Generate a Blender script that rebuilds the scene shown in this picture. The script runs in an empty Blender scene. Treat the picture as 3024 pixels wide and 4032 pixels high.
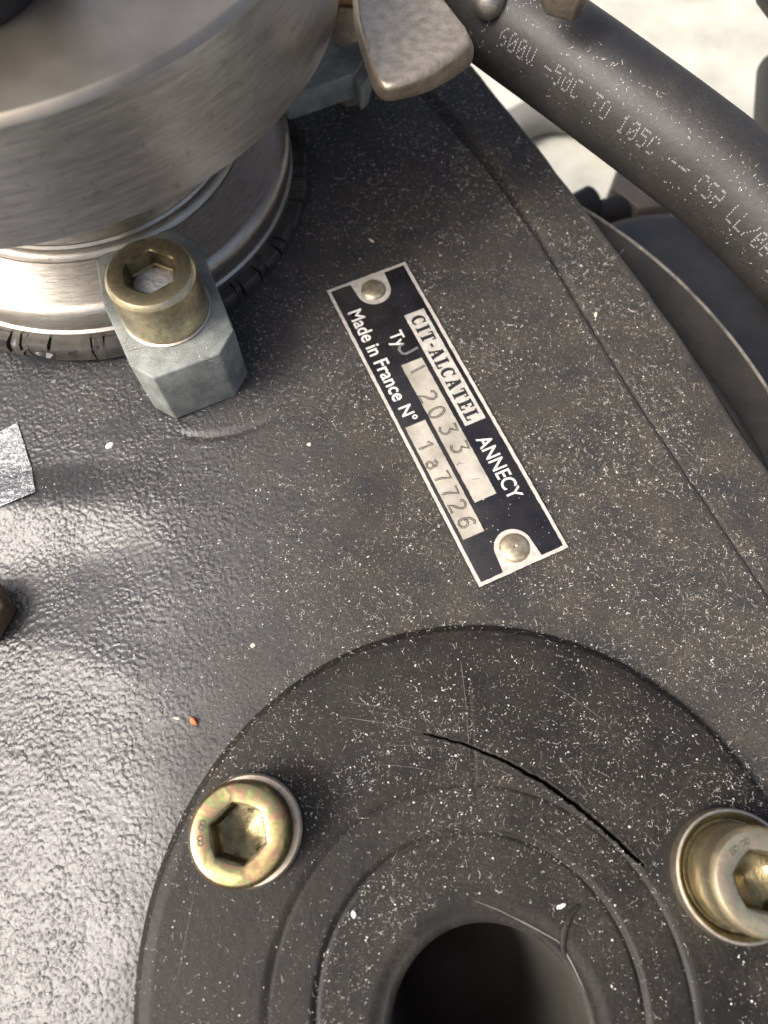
import bpy, bmesh, math, random
import numpy as np
from math import radians, pi, sin, cos, tan, atan2, sqrt, exp
from mathutils import Vector, Matrix

MM = 0.001          # everything below is written in millimetres and built in metres
sc = bpy.context.scene
col = sc.collection
rng = np.random.default_rng(7)
random.seed(7)

# ------------------------------------------------------------------ camera
TILT = 20.8
cam_d = bpy.data.cameras.new("camera")
cam = bpy.data.objects.new("camera", cam_d); col.objects.link(cam)
cam_d.sensor_fit = 'VERTICAL'; cam_d.sensor_height = 9.8; cam_d.sensor_width = 7.35
cam_d.lens = 2795.0 / 4032.0 * 9.8
cam_d.clip_start = 0.005; cam_d.clip_end = 50.0
cam.location = (0, 0, 135 * MM); cam.rotation_euler = (radians(TILT), 0, 0)
cam_d.dof.use_dof = True; cam_d.dof.focus_distance = 0.138
cam_d.dof.aperture_fstop = 3.9
sc.camera = cam

# ------------------------------------------------------------------ sky, sun, exposure
SUN = Vector((-0.60, -0.28, 0.75)).normalized()
world = bpy.data.worlds.new("World"); sc.world = world; world.use_nodes = True
wn = world.node_tree; wn.nodes.clear()
wo = wn.nodes.new('ShaderNodeOutputWorld'); wb = wn.nodes.new('ShaderNodeBackground')
sky = wn.nodes.new('ShaderNodeTexSky'); sky.sky_type = 'NISHITA'; sky.sun_disc = False
sky.sun_elevation = math.asin(SUN.z); sky.sun_rotation = atan2(SUN.x, SUN.y)
sky.air_density = 0.7; sky.dust_density = 9.0; sky.ozone_density = 0.0
wb.inputs['Strength'].default_value = 0.13
wn.links.new(sky.outputs[0], wb.inputs['Color']); wn.links.new(wb.outputs[0], wo.inputs['Surface'])
sun_d = bpy.data.lights.new("sun", 'SUN'); sun = bpy.data.objects.new("sun", sun_d); col.objects.link(sun)
sun_d.energy = 1.5; sun_d.angle = radians(22); sun_d.color = (0.96, 0.985, 1.0)
sun.rotation_euler = SUN.to_track_quat('Z', 'Y').to_euler()
sc.view_settings.view_transform = 'Standard'; sc.view_settings.look = 'None'
sc.view_settings.exposure = 1.0; sc.view_settings.gamma = 1.0

# ------------------------------------------------------------------ helpers
def link(o, parent=None):
    col.objects.link(o)
    if parent is not None: o.parent = parent
    return o

def tag(o, label=None, cat=None, group=None, kind=None):
    if label: o['label'] = label
    if cat: o['category'] = cat
    if group: o['group'] = group
    if kind: o['kind'] = kind
    return o

def thing(name, label, cat, group=None, loc=(0, 0, 0), rot=(0, 0, 0)):
    o = bpy.data.objects.new(name, None); o.empty_display_size = 0.005
    o.location = [c * MM for c in loc]; o.rotation_euler = rot
    link(o); return tag(o, label, cat, group)

def mesh_obj(name, verts, faces, mat, parent=None, sharp=35, smooth=True):
    me = bpy.data.meshes.new(name)
    v = np.asarray(verts, float) * MM
    me.from_pydata(v.tolist(), [], faces)
    me.materials.append(mat)
    if smooth:
        me.polygons.foreach_set('use_smooth', [True] * len(me.polygons))
        me.set_sharp_from_angle(angle=radians(sharp))
    me.update()
    return link(bpy.data.objects.new(name, me), parent)

def fast_mesh(name, V, F, mat, parent=None, smooth=True):
    """V (n,3) mm, F (m,k) int array"""
    me = bpy.data.meshes.new(name)
    V = np.asarray(V, np.float32) * MM; F = np.asarray(F, np.int32)
    m, k = F.shape
    me.vertices.add(len(V)); me.vertices.foreach_set('co', V.ravel())
    me.loops.add(m * k); me.loops.foreach_set('vertex_index', F.ravel())
    me.polygons.add(m); me.polygons.foreach_set('loop_start', np.arange(0, m * k, k, dtype=np.int32))
    me.polygons.foreach_set('loop_total', np.full(m, k, np.int32))
    if smooth: me.polygons.foreach_set('use_smooth', np.ones(m, bool))
    me.update(calc_edges=True); me.validate()
    me.materials.append(mat)
    return link(bpy.data.objects.new(name, me), parent)

class MB:
    def __init__(s): s.v = []; s.f = []
    def add(s, V, F):
        b = len(s.v); s.v += [tuple(p) for p in V]; s.f += [tuple(i + b for i in f) for f in F]
    def loft(s, rings, cap0=False, cap1=False, closed=True):
        n = len(rings[0]); V = [p for r in rings for p in r]; F = []
        for j in range(len(rings) - 1):
            for i in range(n if closed else n - 1):
                a = j * n + i; b = j * n + (i + 1) % n
                F.append((a, b, b + n, a + n))
        if cap0: F.append(tuple(range(n))[::-1])
        if cap1: F.append(tuple(range((len(rings) - 1) * n, len(rings) * n)))
        s.add(V, F)
    def lathe(s, prof, n=96, c=(0, 0), cap0=False, cap1=False, a0=0):
        s.loft([[(c[0] + r * cos(a0 + 2 * pi * i / n), c[1] + r * sin(a0 + 2 * pi * i / n), z) for i in range(n)] for r, z in prof], cap0, cap1)
    def tube(s, pts, r, n=8, caps=True):
        P = [Vector(p) for p in pts]; rings = []
        up = Vector((0, 0, 1))
        for i, p in enumerate(P):
            t = (P[min(i + 1, len(P) - 1)] - P[max(i - 1, 0)]).normalized()
            a = t.cross(up)
            if a.length < 1e-3: a = t.cross(Vector((0, 1, 0)))
            a.normalize(); b = a.cross(t)
            rr = r[i] if hasattr(r, '__len__') else r
            rings.append([tuple(p + a * rr * cos(2 * pi * k / n) + b * rr * sin(2 * pi * k / n)) for k in range(n)])
        s.loft(rings, caps, caps)
    def prism(s, poly, z0, z1, off=(0, 0), scale=1.0):
        n = len(poly); cx = sum(p[0] for p in poly) / n; cy = sum(p[1] for p in poly) / n
        lo = [(cx + (p[0] - cx) * scale + off[0], cy + (p[1] - cy) * scale + off[1], z0) for p in poly]
        s.loft([lo, [(p[0], p[1], z1) for p in poly]], True, True)
    def build(s, name, mat, parent=None, sharp=35, bevel=0, seg=3, smooth=True):
        o = mesh_obj(name, s.v, s.f, mat, parent, sharp, smooth)
        if bevel:
            bm = bmesh.new(); bm.from_mesh(o.data)
            bmesh.ops.recalc_face_normals(bm, faces=bm.faces)
            ed = [e for e in bm.edges if len(e.link_faces) == 2 and e.calc_face_angle(0) > radians(25)]
            bmesh.ops.bevel(bm, geom=ed, offset=bevel * MM, segments=seg, profile=0.5, affect='EDGES', clamp_overlap=True)
            for f in bm.faces: f.smooth = True
            bm.to_mesh(o.data); bm.free()
            o.data.set_sharp_from_angle(angle=radians(50))
        return o

def rot2(p, a): return (p[0] * cos(a) - p[1] * sin(a), p[0] * sin(a) + p[1] * cos(a))

# ------------------------------------------------------------------ materials
class NT:
    def __init__(s, name):
        s.m = bpy.data.materials.new(name); s.m.use_nodes = True; s.t = s.m.node_tree
        s.b = s.t.nodes['Principled BSDF']
        tc = s.t.nodes.new('ShaderNodeTexCoord')
        mp = s.t.nodes.new('ShaderNodeMapping'); mp.inputs['Scale'].default_value = (1000, 1000, 1000)
        s.t.links.new(tc.outputs['Object'], mp.inputs['Vector']); s.mm = mp.outputs[0]   # object coordinates in mm
    def n(s, t): return s.t.nodes.new(t)
    def l(s, a, b): s.t.links.new(a, b)
    def noise(s, scale, detail=3, rough=0.55, vec=None, dist=0.0):
        n = s.n('ShaderNodeTexNoise'); n.inputs['Scale'].default_value = scale; n.inputs['Detail'].default_value = detail
        n.inputs['Roughness'].default_value = rough; n.inputs['Distortion'].default_value = dist
        s.l(vec or s.mm, n.inputs['Vector']); return n.outputs['Fac']
    def voro(s, scale, feat='F1', vec=None):
        n = s.n('ShaderNodeTexVoronoi'); n.feature = feat; n.inputs['Scale'].default_value = scale
        s.l(vec or s.mm, n.inputs['Vector']); return n.outputs['Distance']
    def ramp(s, fac, *stops):
        n = s.n('ShaderNodeValToRGB'); e = n.color_ramp.elements
        while len(e) < len(stops): e.new(0.5)
        for el, (p, c) in zip(e, stops):
            el.position = p; el.color = (c, c, c, 1) if not hasattr(c, '__len__') else (*c, 1)
        s.l(fac, n.inputs[0]); return n.outputs[0]
    def math(s, op, a, b=None, c=None):
        n = s.n('ShaderNodeMath'); n.operation = op
        for i, x in enumerate((a, b, c)):
            if x is None: continue
            if isinstance(x, (int, float)): n.inputs[i].default_value = x
            else: s.l(x, n.inputs[i])
        return n.outputs[0]
    def mix(s, fac, a, b):
        n = s.n('ShaderNodeMix'); n.data_type = 'RGBA'
        for k, x in ((0, fac), (6, a), (7, b)):
            if isinstance(x, (int, float)): n.inputs[k].default_value = x if k == 0 else (x, x, x, 1)
            elif isinstance(x, tuple): n.inputs[k].default_value = (*x, 1)
            else: s.l(x, n.inputs[k])
        return n.outputs[2]
    def sep(s, v=None):
        n = s.n('ShaderNodeSeparateXYZ'); s.l(v or s.mm, n.inputs[0]); return n.outputs
    def comb(s, x, y, z):
        n = s.n('ShaderNodeCombineXYZ')
        for i, q in enumerate((x, y, z)):
            if isinstance(q, (int, float)): n.inputs[i].default_value = q
            else: s.l(q, n.inputs[i])
        return n.outputs[0]
    def set(s, **k):
        for a, v in k.items():
            a = {'color': 'Base Color', 'rough': 'Roughness', 'metal': 'Metallic', 'spec': 'Specular IOR Level', 'coat': 'Coat Weight', 'coatrough': 'Coat Roughness', 'aniso': 'Anisotropic'}[a]
            if isinstance(v, tuple): s.b.inputs[a].default_value = (*v, 1)
            elif isinstance(v, (int, float)): s.b.inputs[a].default_value = v
            else: s.l(v, s.b.inputs[a])
    def bump(s, h, dist, strength=1.0, prev=None):
        n = s.n('ShaderNodeBump'); n.inputs['Distance'].default_value = dist * MM; n.inputs['Strength'].default_value = strength
        s.l(h, n.inputs['Height'])
        if prev is not None: s.l(prev, n.inputs['Normal'])
        s.l(n.outputs[0], s.b.inputs['Normal']); return n.outputs[0]

M = {}
def paint_mat():
    q = NT('black_paint')
    x, y, z = q.sep()[0:3]
    # dust film: a settled brown film, heavier to the right of the casing, wiped thin at the left
    side = q.ramp(q.math('ADD', q.math('MULTIPLY_ADD', x, 0.011, 0.66), q.math('MULTIPLY', q.noise(0.035, 2), 0.35)), (0.32, 0.0), (0.80, 1.0))
    patch = q.ramp(q.noise(0.10, 5, 0.65), (0.36, 0.25), (0.64, 1.0))
    grit = q.ramp(q.noise(2.2, 5, 0.8), (0.42, 0.15), (0.62, 1.15))
    film = q.math('MULTIPLY', q.math('MULTIPLY_ADD', side, 0.82, 0.18), q.math('MULTIPLY', patch, grit))
    base = q.mix(q.noise(0.5, 3), (0.013, 0.015, 0.018), (0.025, 0.028, 0.032))
    c = q.mix(film, base, (0.088, 0.076, 0.058))
    speck = q.ramp(q.voro(2.6), (0.06, 1.0), (0.16, 0.0))
    c = q.mix(q.math('MULTIPLY', speck, q.math('MULTIPLY_ADD', side, 0.30, 0.10)), c, (0.26, 0.24, 0.21))
    q.set(color=c, rough=q.math('MULTIPLY_ADD', film, 0.50, 0.31), spec=q.math('MULTIPLY_ADD', side, -0.60, 0.80))
    vn = q.n('ShaderNodeTexVoronoi'); vn.feature = 'SMOOTH_F1'; vn.inputs['Scale'].default_value = 1.15; vn.inputs['Smoothness'].default_value = 0.9
    wv = q.n('ShaderNodeVectorMath'); wv.operation = 'ADD'; nz = q.n('ShaderNodeTexNoise'); nz.inputs['Scale'].default_value = 0.8; q.l(q.mm, nz.inputs['Vector'])
    q.l(q.mm, wv.inputs[0]); q.l(nz.outputs['Color'], wv.inputs[1]); q.l(wv.outputs[0], vn.inputs['Vector'])
    blob = q.ramp(vn.outputs['Distance'], (0.0, 1.0), (0.85, 0.0))
    cover_ = q.ramp(q.noise(0.13, 3), (0.35, 0.35), (0.6, 1.0))
    b1 = q.bump(q.math('MULTIPLY', q.math('MULTIPLY', blob, cover_), q.math('MULTIPLY_ADD', side, -0.72, 1.0)), 0.29, 0.9)
    q.bump(q.math('MULTIPLY', q.noise(2.6, 5, 0.75), q.math('MULTIPLY_ADD', side, 0.78, 0.22)), 0.30, 1.0, b1)
    return q.m
def plastic_mat(name, base, dust, rough=0.42, amt=0.8, bump=0.05, scale=1.0, spec=0.5):
    q = NT(name)
    patch = q.ramp(q.noise(0.08, 4, 0.65), (0.34, 0.10), (0.66, 1.0))
    grit = q.ramp(q.noise(2.4, 4, 0.75), (0.44, 0.15), (0.70, 1.0))
    film = q.math('MULTIPLY', q.math('MULTIPLY', patch, grit), amt)
    c = q.mix(film, base, dust)
    q.set(color=c, rough=q.math('MULTIPLY_ADD', film, 0.35, rough), spec=spec)
    b1 = q.bump(q.noise(0.7 * scale, 2), bump * 2, 0.6)
    q.bump(q.noise(4.0 * scale, 3), bump, 0.7, b1)
    return q.m
def brushed_mat(name, col_a, col_b, rough=0.28, along=14.0, across=0.35, bump=0.02, disc=False):
    """metal turned on a lathe: fine streaks that run round the axis of the part"""
    q = NT(name); x, y, z = q.sep()[0:3]
    ang = q.math('ARCTAN2', y, x); r = q.math('SQRT', q.math('ADD', q.math('MULTIPLY', x, x), q.math('MULTIPLY', y, y)))
    v = q.comb(q.math('MULTIPLY', ang, 60 * across * 3.2), q.math('MULTIPLY', r, along), q.math('MULTIPLY', z, along))
    st = q.noise(0.16, 4, 0.7, v)
    v2 = q.comb(q.math('MULTIPLY', ang, 22), q.math('MULTIPLY', r, 1.0), q.math('MULTIPLY', z, 1.6))
    bl = q.noise(0.35, 4, 0.6, v2)
    c = q.mix(q.math('ADD', q.math('MULTIPLY', q.ramp(bl, (0.3, 0.0), (0.7, 1.0)), 0.35), q.math('MULTIPLY', q.ramp(st, (0.35, 0.0), (0.65, 1.0)), 0.65)), col_a, col_b)
    grime = q.ramp(q.noise(0.45, 5, 0.7), (0.58, 0.0), (0.74, 0.55))
    c = q.mix(grime, c, (0.16, 0.125, 0.09))
    q.set(color=c, metal=0.96, rough=q.math('ADD', q.math('MULTIPLY_ADD', st, 0.22, rough - 0.10), q.math('MULTIPLY', grime, 0.25)))
    q.bump(st, bump, 0.8)
    return q.m
def zinc_mat(name='yellow_zinc', dull=0.0, pale=0.0):
    q = NT(name)
    n1 = q.noise(0.20, 3, 0.6, dist=0.6)
    c = q.ramp(n1, (0.33, (0.19, 0.23, 0.09)), (0.43, (0.48, 0.39, 0.17)), (0.50, (0.36, 0.21, 0.14)), (0.56, (0.21, 0.26, 0.11)), (0.65, (0.56, 0.46, 0.22)))
    c = q.mix(pale, c, (0.62, 0.56, 0.41))
    dirt = q.ramp(q.noise(0.9, 5, 0.7), (0.48, 0.0), (0.74, 0.65))
    c = q.mix(dirt, c, (0.14, 0.115, 0.075))
    q.set(color=c, metal=0.92, rough=q.math('MULTIPLY_ADD', dirt, 0.25, 0.17 + dull))
    b = q.bump(q.noise(1.3, 4, 0.6), 0.03, 0.6)
    q.bump(q.noise(6, 3, 0.6), 0.008, 0.6, b)
    return q.m
def simple(name, c1, c2, rough=0.5, metal=0.0, ns=0.5, bs=2.0, bd=0.04, spec=0.5, rvar=0.2):
    q = NT(name)
    n = q.noise(ns, 5, 0.65); q.set(color=q.mix(q.ramp(n, (0.3, 0.0), (0.7, 1.0)), c1, c2), metal=metal, rough=q.math('MULTIPLY_ADD', n, rvar, rough - rvar / 2), spec=spec)
    if bd: q.bump(q.noise(bs, 4, 0.65), bd, 0.8)
    return q.m
M['paint'] = paint_mat()
M['cover'] = plastic_mat('black_cover', (0.007, 0.007, 0.0065), (0.056, 0.048, 0.037), 0.46, 0.85, 0.06, spec=0.22)
M['cable'] = plastic_mat('cable_jacket', (0.012, 0.012, 0.012), (0.065, 0.058, 0.050), 0.50, 0.6, 0.05)
M['drum'] = plastic_mat('fan_cover', (0.007, 0.007, 0.007), (0.042, 0.036, 0.029), 0.6, 0.9, 0.08, spec=0.3)
M['dome'] = simple('motor_dome', (0.010, 0.0105, 0.012), (0.030, 0.030, 0.030), 0.6, ns=0.07, bs=1.2, bd=0.08)
M['rubber'] = simple('cracked_rubber', (0.018, 0.017, 0.016), (0.065, 0.058, 0.050), 0.42, ns=0.25, bs=1.2, bd=0.12)
M['alu_top'] = brushed_mat('brushed_steel', (0.32, 0.32, 0.325), (0.52, 0.52, 0.52), 0.32, bump=0.06)
M['alu_face'] = simple('tinted_steel_face', (0.22, 0.20, 0.165), (0.31, 0.285, 0.24), 0.40, metal=0.9, ns=0.08, bs=0.8, bd=0.03)  # warm dark tint stands in for the surroundings the top face would reflect
M['alu_low'] = brushed_mat('turned_aluminium', (0.34, 0.32, 0.28), (0.54, 0.51, 0.455), 0.38, bump=0.055)
def claw_mat():
    q = NT('zinc_grey_claw'); a = q.ramp(q.noise(0.22, 4, 0.6), (0.35, 0.0), (0.65, 1.0)); g = q.ramp(q.noise(3.5, 4, 0.8), (0.5, 0.0), (0.72, 1.0))
    c = q.mix(a, (0.135, 0.152, 0.145), (0.26, 0.280, 0.265)); c = q.mix(q.math('MULTIPLY', g, 0.6), c, (0.48, 0.49, 0.44))
    c = q.mix(q.ramp(q.noise(0.6, 5, 0.75), (0.62, 0.0), (0.72, 0.5)), c, (0.06, 0.06, 0.05))
    q.set(color=c, metal=0.2, rough=0.6); b = q.bump(q.noise(1.0, 3), 0.10, 0.6); q.bump(q.noise(4, 4, 0.7), 0.07, 0.9, b); return q.m
M['claw'] = claw_mat()
M['zinc'] = zinc_mat(); M['zinc_dull'] = zinc_mat('worn_yellow_zinc', 0.14, 0.55); M['zinc_pale'] = zinc_mat('pale_yellow_zinc', 0.12, 0.58)
M['socket'] = simple('recess_shade', (0.10, 0.085, 0.045), (0.26, 0.22, 0.12), 0.32, metal=0.85, ns=0.5, bs=0.9, bd=0.12)  # darker copy of the bolt metal, recess shade put into its colour
M['washer'] = brushed_mat('washer_steel', (0.42, 0.36, 0.27), (0.60, 0.54, 0.44), 0.34)
M['bronze'] = simple('cast_bronze_grey', (0.36, 0.295, 0.22), (0.60, 0.52, 0.41), 0.44, metal=0.85, ns=0.55, bs=1.1, bd=0.16)
M['copper'] = simple('copper_nut', (0.50, 0.28, 0.14), (0.70, 0.46, 0.26), 0.30, metal=0.95, ns=0.4, bs=2, bd=0.05)
M['brass'] = simple('brass_rivet', (0.28, 0.215, 0.125), (0.62, 0.54, 0.39), 0.38, metal=0.85, ns=0.7, bs=2.5, bd=0.08)
M['enamel'] = simple('black_enamel', (0.008, 0.008, 0.010), (0.022, 0.020, 0.020), 0.22, ns=0.2, bs=2.0, bd=0.015)
M['silver'] = simple('plate_aluminium', (0.42, 0.39, 0.34), (0.68, 0.64, 0.56), 0.42, metal=0.35, ns=0.9, bs=5, bd=0.03)
M['field'] = simple('plate_field', (0.36, 0.33, 0.26), (0.68, 0.63, 0.52), 0.32, metal=0.45, ns=0.16, bs=1.2, bd=0.07)
M['ink'] = simple('white_ink', (0.62, 0.60, 0.54), (0.80, 0.78, 0.72), 0.5, metal=0.3, bd=0)
M['blackink'] = simple('black_ink', (0.010, 0.010, 0.010), (0.02, 0.02, 0.02), 0.35, bd=0)
M['stamp'] = simple('stamped_metal', (0.24, 0.21, 0.16), (0.42, 0.38, 0.30), 0.25, metal=0.95, ns=1.0, bd=0)
M['print'] = simple('grey_print', (0.12, 0.12, 0.12), (0.25, 0.25, 0.25), 0.6, ns=1.5, bd=0)
M['foil'] = simple('foil_label', (0.10, 0.11, 0.12), (0.55, 0.57, 0.60), 0.25, metal=0.8, ns=0.9, bs=1.3, bd=0.8)
M['floor'] = simple('pale_floor', (0.33, 0.33, 0.28), (0.47, 0.465, 0.41), 0.6, ns=0.05, bs=0.3, bd=0.3)
M['greyhoop'] = simple('grey_hoop', (0.12, 0.12, 0.11), (0.17, 0.165, 0.145), 0.5, ns=0.05, bs=0.3, bd=0.1)
M['brownhex'] = simple('brown_hex', (0.075, 0.062, 0.05), (0.13, 0.11, 0.09), 0.5, metal=0.2, ns=0.1, bs=0.5, bd=0.1)
M['throat'] = simple('dark_throat', (0.030, 0.028, 0.025), (0.050, 0.046, 0.040), 0.6, spec=0.35, ns=0.06, bs=0.3, bd=0.1)
M['paleline'] = simple('pale_line', (0.06, 0.056, 0.05), (0.24, 0.22, 0.19), 0.5, metal=0.3, ns=0.25, bd=0.05)  # pale tone for scratches, the opening edge and the painted rim highlight
M['darkbronze'] = simple('dark_bronze', (0.10, 0.085, 0.065), (0.20, 0.17, 0.135), 0.5, metal=0.7, ns=0.4, bs=1.2, bd=0.1)
M['rustyhex'] = simple('rusty_hex', (0.10, 0.06, 0.03), (0.22, 0.15, 0.08), 0.45, metal=0.4, ns=0.3, bs=1, bd=0.1)
M['gap'] = simple('groove_shade', (0.006, 0.006, 0.006), (0.010, 0.009, 0.008), 0.8, bd=0)  # shade of the joint groove as a near-black colour
M['grease'] = simple('clear_grease', (0.45, 0.46, 0.48), (0.75, 0.76, 0.80), 0.15, metal=0.5, ns=0.6, bs=0.9, bd=0.6)
def dust_mat(name, ca, cb, cc):
    q = NT(name); n = q.noise(0.9, 1)
    q.set(color=q.ramp(n, (0.34, ca), (0.50, cb), (0.62, cc)), rough=0.8, spec=0.3); return q.m
M['fibre'] = dust_mat('dust_fibre', (0.10, 0.085, 0.072), (0.25, 0.22, 0.19), (0.66, 0.61, 0.55))
M['grit'] = dust_mat('fine_grit', (0.045, 0.038, 0.030), (0.12, 0.105, 0.085), (0.30, 0.27, 0.235))
M['grain'] = dust_mat('dust_grain', (0.10, 0.088, 0.075), (0.24, 0.21, 0.18), (0.80, 0.77, 0.72))
M['flake_white'] = simple('white_flake', (0.72, 0.71, 0.68), (0.85, 0.84, 0.81), 0.7, bd=0)
M['flake_cream'] = simple('cream_crumb', (0.55, 0.47, 0.34), (0.70, 0.62, 0.48), 0.7, bd=0)
M['flake_orange'] = simple('orange_crumb', (0.45, 0.12, 0.03), (0.62, 0.22, 0.07), 0.6, ns=2, bd=0)

# ------------------------------------------------------------------ shapes of the casing (mm)
CC = (16.7, -29.0); C2 = (15.3, -34.0); C4 = (16.7, -37.5)
SEAM = np.array([(-8, 196), (12.4, 163.0), (24.6, 144.0), (35.6, 121.7), (44.5, 99.2), (54.2, 76.3), (62.5, 58.4), (68.3, 46.2), (74.5, 32.6), (88, 4), (110, -44)], float)
EDGE = np.array([(8, 208), (15, 194.0), (23.1, 179.1), (31.1, 164.2), (39.7, 147.6), (46.6, 133.4), (53.4, 119.6), (60.4, 105.5), (64.9, 95.8), (69.2, 85.6), (73.5, 74.4), (76.9, 66.0), (80.3, 58.5), (98, 22), (122, -30), (135, -60)], float)
def sm(e0, e1, x):
    t = np.clip((x - e0) / (e1 - e0), 0, 1); return t * t * (3 - 2 * t)
def vnoise(x, y, s, seed=0):
    """smooth value noise"""
    X = x / s + seed * 17.3; Y = y / s + seed * 9.1
    i = np.floor(X).astype(int); j = np.floor(Y).astype(int); fx = X - i; fy = Y - j
    fx = fx * fx * (3 - 2 * fx); fy = fy * fy * (3 - 2 * fy)
    h = lambda a, b: np.modf(np.abs(np.sin(a * 127.1 + b * 311.7 + seed * 5.3) * 43758.5453))[0]
    return (h(i, j) * (1 - fx) + h(i + 1, j) * fx) * (1 - fy) + (h(i, j + 1) * (1 - fx) + h(i + 1, j + 1) * fx) * fy
def seam_x(y):
    a = SEAM[::-1]; return np.interp(y, a[:, 1], a[:, 0])
def edge_x(y):
    a = EDGE[::-1]; return np.interp(y, a[:, 1], a[:, 0])
def zc(x, y):
    """height of the painted casing"""
    x = np.asarray(x, float); y = np.asarray(y, float)
    soft = lambda t, k: np.log1p(np.exp(np.clip(t / k, -40, 40))) * k
    z = -0.16 * soft(-x - 43 - 0.15 * y, 7) * sm(62, 30, y)
    z = z - 0.14 * soft(-x - 46, 6) * sm(52, 64, y)
    z = z - 1.7 * np.exp(-((y - 43) / 9.0) ** 2) * sm(-38, -62, x)
    z = z + 0.5 * np.exp(-((y - 20 + 0.25 * (x + 50)) / 6.0) ** 2) * sm(-30, -50, x)
    z = z + 0.28 * (vnoise(x, y, 26, 1) - 0.5) + 0.16 * (vnoise(x, y, 9, 2) - 0.5)
    # groove shaped to draw the curved shadow line below the clamp front
    d = np.hypot(x + 38, y - 92) - 23.5
    z = z - 0.7 * np.exp(-(d / 0.7) ** 2) * sm(-46, -40, x) * sm(-22, -28, x) * (y < 80)
    # joint between the two castings
    s = (x - seam_x(y)) * 0.9
    w = 0.5 + 2.6 * sm(75, 160, y)
    z = z - (0.75 + 0.6 * sm(70, 150, y)) * sm(0.0, 0.35, s) * sm(w + 1.6, w, s)
    z = z - 0.25 * sm(0, 3, s)
    e = (edge_x(y) - x) * 0.88
    z = z - 0.12 * sm(6, 0, e) * 3
    return z

def build_casing():
    ys = np.arange(-60, 206, 0.5)
    cols = np.concatenate([np.linspace(0, 0.62, 260, endpoint=False), np.linspace(0.62, 0.84, 180, endpoint=False), np.linspace(0.84, 1, 180)])
    # columns are laid so that a fine band of them follows the joint
    V = []
    for y in ys:
        xs, xe = seam_x(y), edge_x(y) + 0.35 * (vnoise(np.array(y), np.array(3.0), 5, 5) - 0.5)
        a = np.linspace(-118, xs - 6, 250, endpoint=False); b = np.linspace(xs - 6, xs + 7, 75, endpoint=False)
        c = np.linspace(xs + 7, xe, 50)
        x = np.concatenate([a, b, c]); z = zc(x, np.full_like(x, y))
        yy = np.full_like(x, y)
        ze = z[-1]
        t = np.array([20, 40, 60, 80, 90]) * pi / 180; R = 1.6
        x = np.concatenate([x, xe + R * np.sin(t), [xe + R, xe + R + 2]]); z = np.concatenate([z, ze - R * (1 - np.cos(t)), [ze - 14, ze - 60]])
        yy = np.concatenate([yy, np.full(7, y)])
        V.append(np.stack([x, yy, z], 1))
    V = np.array(V); ny, nx = V.shape[:2]
    i = np.arange(ny * nx).reshape(ny, nx)
    F = np.stack([i[:-1, :-1], i[:-1, 1:], i[1:, 1:], i[1:, :-1]], -1).reshape(-1, 4)
    V = V.reshape(-1, 3)
    # skirts at the other three sides
    return V, F, i
casing = thing('pump_casing', 'dusty black painted cast pump housing carrying the nameplate and the round cover', 'pump housing')
V, F, idx = build_casing()
top, bot, lef = idx[-1], idx[0], idx[:, 0]
VV = [V]; FF = [F]; base = len(V)
for line in (top[::-1], bot, lef[::-1]):
    W = V[line].copy(); W[:, 2] = -75; n = len(line)
    VV.append(W); k = np.arange(n - 1)
    FF.append(np.stack([line[k + 1], line[k], base + k, base + k + 1], 1)[:, ::-1]); base += n
VV = np.concatenate(VV); FF = np.concatenate(FF); fc = VV[FF].mean(1)
FF = FF[np.hypot(fc[:, 0] - CC[0], fc[:, 1] - CC[1]) > 50]          # open under the round cover
fast_mesh('casing_body', VV, FF, M['paint'], casing)
# dark strip sunk in the joint, its colour standing in for groove shade
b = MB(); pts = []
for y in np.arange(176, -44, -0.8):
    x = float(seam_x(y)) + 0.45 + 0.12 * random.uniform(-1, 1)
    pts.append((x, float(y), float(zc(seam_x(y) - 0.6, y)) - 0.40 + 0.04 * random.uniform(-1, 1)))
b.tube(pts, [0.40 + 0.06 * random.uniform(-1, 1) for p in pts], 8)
b.build('joint_shade_strip', M['gap'], casing)

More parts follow.
